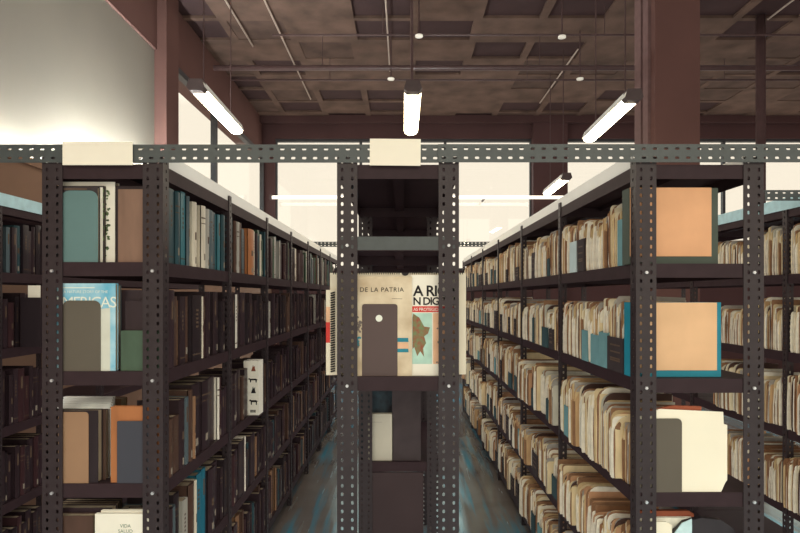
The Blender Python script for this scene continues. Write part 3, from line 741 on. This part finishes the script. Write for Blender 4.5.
# --- middle rack display
zm = EYE - .268
PAPER = M_('calendar_paper', (226, 214, 188), rough=.8, var=.06, scale=5); AGED = M_('aged_cover', (214, 198, 168), rough=.75, var=.25, scale=9, tint=(176, 152, 120))
MAPC = M_('map_teal', (176, 206, 186), rough=.7, var=.2, scale=20); MAPG = M_('map_green', (96, 122, 82), rough=.7, var=.4, scale=60, tint=(150, 70, 56)); REDB = M_('red_banner', (206, 62, 54), rough=.6); TEALI = M_('teal_ink', (44, 128, 142), rough=.6); PEACH = M_('peach_print', (226, 178, 140), rough=.7)
LINEI = M_('grey_ink', (120, 108, 98), rough=.8)
# wall calendar at the back
yk = .057; rk = 1 + yk / D
cw = (466 - 330) / S * rk; chh = Z(273, rk) - zm
cal = empty('wall_calendar', 'wide wire-bound wall calendar standing behind the books in the middle rack', 'calendar', (X(398, rk), yk, zm + .0005))
MB().box((-cw / 2, 0, 0), (cw / 2, .004, chh)).build('sheets', PAPER, cal)
mb = MB()
for k in range(60):
    x = -cw / 2 + .012 + (cw - .024) * k / 59
    if abs(x - .025) < .014: continue
    for a in range(8):
        a0, a1 = a / 8 * 6.283, (a + 1) / 8 * 6.283; c0_, rr2 = (0.002, chh), .005
        mb.tube((x, c0_[0] + rr2 * math.cos(a0), c0_[1] + rr2 * math.sin(a0)), (x, c0_[0] + rr2 * math.cos(a1), c0_[1] + rr2 * math.sin(a1)), .0017, 4)
mb.box((-cw / 2 + .012, .0042, chh - .004), (cw / 2 - .012, .006, chh - .001))
mb.build('wire_binding', SPINE_WIRE, cal)
MB().prism([(.025 + .013 * math.cos(math.pi * (1 + k / 8)), chh + .001 + .011 * math.sin(math.pi * (1 + k / 8))) for k in range(9)], 1, -.0012, -.0002).build('hanger_notch', SPINE_WIRE, cal)
# DE LA PATRIA
def patria(mb, w, h):
    text_into(mb, 'DE LA PATRIA', .0215, lambda u, v: (u, -.0008, v + h * .845), 1, cx=X(382) - X(378.5), spacing=1.12)
    for z0, z1_, m in ((Z(342.5), Z(338.5), 2), (Z(353), Z(349.5), 2), (Z(349), Z(343), 3)):
        mb.add([(X(396) - X(378.5), -.0007, z0 - zm), (X(409) - X(378.5), -.0007, z0 - zm), (X(408.5) - X(378.5), -.0007, z1_ - zm), (X(396) - X(378.5), -.0007, z1_ - zm)], [[0, 1, 2, 3]], m)
    mb.add([(.045, -.0007, h * .775), (.08, -.0007, h * .772), (.08, -.0007, h * .776), (.045, -.0007, h * .779)], [[0, 1, 2, 3]], 4)
    blobs(5, -.35, -.24, .25, .6, 16, 4, -.0007, .006)(mb, w, h); blobs(6, -.34, -.26, .3, .4, 6, 2, -.0009, .005)(mb, w, h)
flat_book(345, 412, 276.5, zm, .020, .02, [AGED, BLACKINK, TEALI, PEACH, LINEI], 'aged beige book titled DE LA PATRIA on the middle rack', patria)
bookend(362, 397.5, 304, zm, .0182, BRNPL, 'dark brown metal bookend with white round label before DE LA PATRIA book', .009)
MB().prism([(X(379) - X(379.75) + .0115 * math.cos(a * math.pi / 8), Z(318.5) - zm + .0115 * math.sin(a * math.pi / 8)) for a in range(16)], 1, -.0006, 0).build('round_label', LETT, bookend_last[0])
def rica(mb, w, h):
    o = X(434)
    U = lambda px: X(px) - o
    text_into(mb, 'A RICA', .05, lambda u, v: (u, -.0008, v + Z(296) - zm), 1, x=U(413), spacing=.9, bold=.001)
    text_into(mb, 'N DIGITAL', .036, lambda u, v: (u, -.0008, v + Z(305) - zm), 1, x=U(412.6), spacing=.86, bold=.0008)
    q = lambda a, b, c, d, m, yy=-.0006: mb.add([(U(a), yy, Z(d) - zm), (U(b), yy, Z(d) - zm), (U(b), yy, Z(c) - zm), (U(a), yy, Z(c) - zm)], [[0, 1, 2, 3]], m)
    q(412, 454, 306.5, 312.5, 2); text_into(mb, 'AS PROTEGIDAS', .015, lambda u, v: (u, -.0009, v + Z(311.2) - zm), 3, x=U(413), spacing=.9)
    q(412, 432, 313.5, 365, 4); q(433, 455, 313.5, 365, 6)
    pts = [(413, 314), (419, 318), (424, 327), (430, 328), (428, 334), (424, 337), (426, 344), (423, 349), (424, 358), (420, 352), (417, 357), (414, 348), (412.3, 350), (412.3, 318)]
    mb.add([(U(a), -.0009, Z(b) - zm) for a, b in pts], [list(range(len(pts)))], 5)
    blobs(9, .05, .4, .08, .58, 26, 7, -.0009, .005)(mb, w, h); blobs(10, .0, .35, .84, .95, 6, 7, -.0009, .003)(mb, w, h)
flat_book(411, 457, 275, zm, .026, .018, [WHT, BLACKINK, REDB, LETT, MAPC, MAPG, PEACH, LINEI], 'book with red banner and green map titled A RICA on the middle rack', rica)
# spiral notebook at the left side of the middle rack
yn = .041; rn = 1 + yn / D
nw = (375 - 326) / S * rn; nh = Z(290, rn) - zm
nb = empty('spiral_notebook', 'spiral notebook jutting out left of the middle rack post', 'notebook', (X(350.5, rn), yn, zm + .0005))
mbn = MB().box((-nw / 2, 0, 0), (nw / 2, .012, nh))
mbn.add([(-nw / 2, -.0006, nh * .38), (-nw / 2 + .014, -.0006, nh * .38), (-nw / 2 + .014, -.0006, nh * .62), (-nw / 2, -.0006, nh * .62)], [[0, 1, 2, 3]], 1)
mbn.add([(-nw / 2, -.0006, nh * .62), (-nw / 2 + .014, -.0006, nh * .62), (-nw / 2 + .014, -.0006, nh * .8), (-nw / 2, -.0006, nh * .8)], [[0, 1, 2, 3]], 2)
mbn.build('cover', [PAPER, REDB, PEACH], nb)
mb = MB()
for k in range(34):
    z = .012 + (nh - .024) * k / 33
    mb.tube((-nw / 2 + .016, -.004, z), (-nw / 2 + .031, -.004, z + .004), .0026, 5)
mb.build('wire_binding', SPINE_WIRE, nb)
# lower deck, second bay
zl = EYE - .82; yd = BR + .03; rd = 1 + yd / D
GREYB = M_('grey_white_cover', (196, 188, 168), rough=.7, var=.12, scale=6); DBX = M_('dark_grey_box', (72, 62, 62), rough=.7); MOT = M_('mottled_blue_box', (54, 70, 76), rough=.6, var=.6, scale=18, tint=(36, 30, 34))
flat_book(365, 393, 414, zl, yd, .03, [GREYB, LINEI], 'pale grey book standing on the low deck of the middle rack', strip(-.3, .1, .82, .825, 1))
hh = Z(391, 1 + (yd + .05) / D) - zl
tag(MB().box((-.115, 0, 0), (.115, .3, hh)).build('storage_box', MOT, None, (X(382, rd), yd + .045, zl + .0005)), 'mottled dark blue box behind the pale grey book on the low deck', 'box')
tag(MB().box((-.072, 0, 0), (.072, .04, Z(391, rd) - zl)).build('storage_box', DBX, None, (X(406.5, rd), yd, zl + .0005)), 'dark grey box right of the pale grey book on the low deck', 'box')
for k in range(2):  # boxes added so the rack interior reads dark
    tag(MB().box((-.185, 0, 0), (.185, .7, .5)).build('storage_box', bookmat('dark'), None, (X(398), 2 * BR + .1 + k * BR, zl + .0005)), 'large dark box added to darken the depth of the middle rack, %s from the front' % ORD[k], 'box')

# --- right rack ends
q1, q2, q3, q4 = [EYE + v for v in LV_R[:4]]
ORG = M_('orange_card', (222, 166, 122), rough=.8, var=.1, scale=7); ORG2 = M_('peach_card', (224, 180, 136), rough=.8, var=.1, scale=7); DGR = M_('dark_green_binder', (74, 82, 72), rough=.6, var=.1); TLB = M_('teal_binder', (36, 126, 142), rough=.5, var=.12)
def binder(px0, px1, py_top, zs, panel, ms, label):
    y, t = .045, .06; r = 1 + y / D; x0 = X(px0, r); x1 = X(px1, r); w = x1 - x0; h = Z(py_top, r) - zs; xc = (x0 + x1) / 2
    o = empty('binder', label, 'binder', (xc, y, zs + .0005), 'binders at the end of the right rack')
    mb = MB().box((-w / 2, .003, 0), (w / 2, .006, h)).box((-w / 2, t - .003, 0), (w / 2, t, h)).box((-w / 2, .006, 0), (-w / 2 + .003, t - .003, h)).box((w / 2 - .003, .006, 0), (w / 2, t - .003, h))
    mb.build('cover', ms[0], o)
    MB().box((-w / 2 + .003, .006, .004), (w / 2 - .003, t - .003, h - .006)).build('page_block', PAGES, o)
    a, b, c = panel
    MB().box((-w / 2 + .004, .0, Z(b, r) - zs), (X(a, r) - xc, .003, min(h, Z(c, r) - zs) + .001)).build('front_sheet', ms[1], o)
    return o
binder(629, 718.5, 188, q1, (711.5, 256.5, 188), (DGR, ORG), 'dark green binder with orange front sheet on the top right shelf')
binder(631, 721.5, 302.5, q2, (717, 370.5, 303), (TLB, ORG2), 'teal binder with peach front sheet on the second right shelf')
bookend(640, 682, 418.5, q3, .006, GREYPL, 'olive grey metal bookend before the white folder on the third right shelf', .016)
WFO = M_('white_folder_card', (236, 226, 200), rough=.8, var=.04, scale=5)
x0 = R3[0] + .004; a = lambda px: X(px, 1.006) - x0; b = lambda py: Z(py, 1.006) - q3
wf = [(0, 0), (a(721), 0), (a(724), b(485)), (a(725.5), b(482)), (a(727), b(480)), (a(727), b(425)), (a(723.5), b(424)), (a(723), b(412)), (a(660), b(409)), (.01, b(416)), (0, b(424))]
o = MB().prism(wf, 1, 0, .003).build('paper_folder', WFO, None, (x0, .010, q3 + .0005))
tag(o, 'large white folder with notched edge behind the bookend on third right shelf', 'folder')
MB().prism([(x * .985, z * .985) for x, z in wf], 1, .003, .022).build('papers', PAP[0], o)
o = MB().prism([(0, 0), (a(705), 0), (a(705), b(408)), (a(676), b(407)), (.02, b(414))], 1, 0, .012).build('paper_folder', M_('rust_card', (160, 88, 62), rough=.8), None, (x0, .034, q3 + .0005))
tag(o, 'rust brown folder just behind the large white folder on third right shelf', 'folder')
# fourth right shelf
def stand(px0, px1, py0, y, t, m, label, tilt=0, zs=q4, pts=None):
    r = 1 + y / D; w = (px1 - px0) / S * r; h = Z(py0, r) - zs
    o = MB().prism(pts(w, h) if pts else [(-w / 2, 0), (w / 2, 0), (w / 2, h - .01), (w / 2 - .02, h), (-w / 2, h)], 1, 0, t).build('paper_folder', m, None, (X((px0 + px1) / 2, r), y, zs + .0005))
    tag(o, label, 'folder'); return o
stand(668, 735, 518, .03, .02, M_('black_plastic', (52, 46, 48), rough=.35), 'black plastic folder with curved top on the fourth right shelf', pts=lambda w, h: [(-w / 2, 0), (w / 2, 0), (w / 2, h - .04), (w * .3, h - .008), (0, h), (-w * .25, h - .015), (-w / 2, h - .07)])
stand(672, 692, 519, .024, .004, M_('pale_teal_card', (190, 214, 212), rough=.6), 'pale teal folder corner before the black plastic folder', pts=lambda w, h: [(-w / 2, 0), (w / 2, 0), (w / 2, h), (0, h - .015), (-w / 2, h - .06)])
stand(640, 672, 522, .015, .006, WFO, 'cream white folder low behind the post on the fourth right shelf')
stand(640, 698, 518, .056, .014, PAP[0], 'white paper bundle behind the black plastic folder on the fourth right shelf')
stand(640, 694, 511, .075, .016, M_('rust_card', (160, 88, 62)), 'rust brown folder rising behind white papers on the fourth right shelf')

# ------------------------------------------------------------------ unseen strip lights added on the ledge to wash the wall
def washer(ya, yb, power, label):
    hl = (yb - ya) / 2
    e = empty('added_strip_light', label, 'glowing bar', (XW - .07, (ya + yb) / 2, ZW + .0005), 'added wall washing strip lights')
    MB().box((-.02, -hl, 0), (.02, hl, .01)).build('housing', REFL, e)
    MB().tube((0, -hl + .02, .018), (0, hl - .02, .018), .008, 8).build('tube', emit('added_wash_tube', (238, 247, 246), power), e, smooth=True)
washer(.9, 2.6, 200., 'unseen strip light added on the wainscot ledge to wash the pale wall')
washer(2.62, 4.3, 1100., 'brighter unseen strip light added on the ledge near the wall column')

# ------------------------------------------------------------------ camera, sky, light
cam = bpy.data.cameras.new('camera'); co = bpy.data.objects.new('camera', cam); COL.objects.link(co)
co.location = (0, -D, EYE); co.rotation_euler = (math.pi / 2, 0, 0)
cam.sensor_width = 36; cam.lens = FPX / 800 * 36
cam.shift_x = -3 / 800; cam.shift_y = 30 / 800
cam.clip_start = .05
sc.camera = co
w = bpy.data.worlds.new('sky'); sc.world = w; w.use_nodes = True
t = w.node_tree; bg = t.nodes['Background']
tc = t.nodes.new('ShaderNodeTexCoord'); sp = t.nodes.new('ShaderNodeSeparateXYZ'); rp = t.nodes.new('ShaderNodeValToRGB'); mu = t.nodes.new('ShaderNodeMapRange')
t.links.new(tc.outputs['Generated'], sp.inputs[0]); t.links.new(sp.outputs['Z'], rp.inputs['Fac']); t.links.new(rp.outputs['Color'], bg.inputs['Color'])
e = rp.color_ramp.elements; e[0].position = .0; e[0].color = lin((252, 240, 218)); e[1].position = .8; e[1].color = lin((150, 205, 225))
m_ = e.new(.33); m_.color = lin((252, 241, 220))
t.links.new(sp.outputs['Z'], mu.inputs['Value']); mu.inputs['From Min'].default_value = .3; mu.inputs['From Max'].default_value = .8; mu.inputs['To Min'].default_value = .8; mu.inputs['To Max'].default_value = 7.0
t.links.new(mu.outputs['Result'], bg.inputs['Strength'])
sc.view_settings.view_transform = 'Standard'; sc.view_settings.look = 'None'; sc.view_settings.exposure = 0.48; sc.view_settings.gamma = 1.0
sc.view_settings.use_curve_mapping = False
sc.cycles.use_denoising = True
sc.cycles.max_bounces = 8; sc.cycles.diffuse_bounces = 5
FG = 0.36
if FG:
    sc.cycles.use_fast_gi = True; sc.cycles.fast_gi_method = 'ADD'
    w.light_settings.ao_factor = FG; w.light_settings.distance = .5
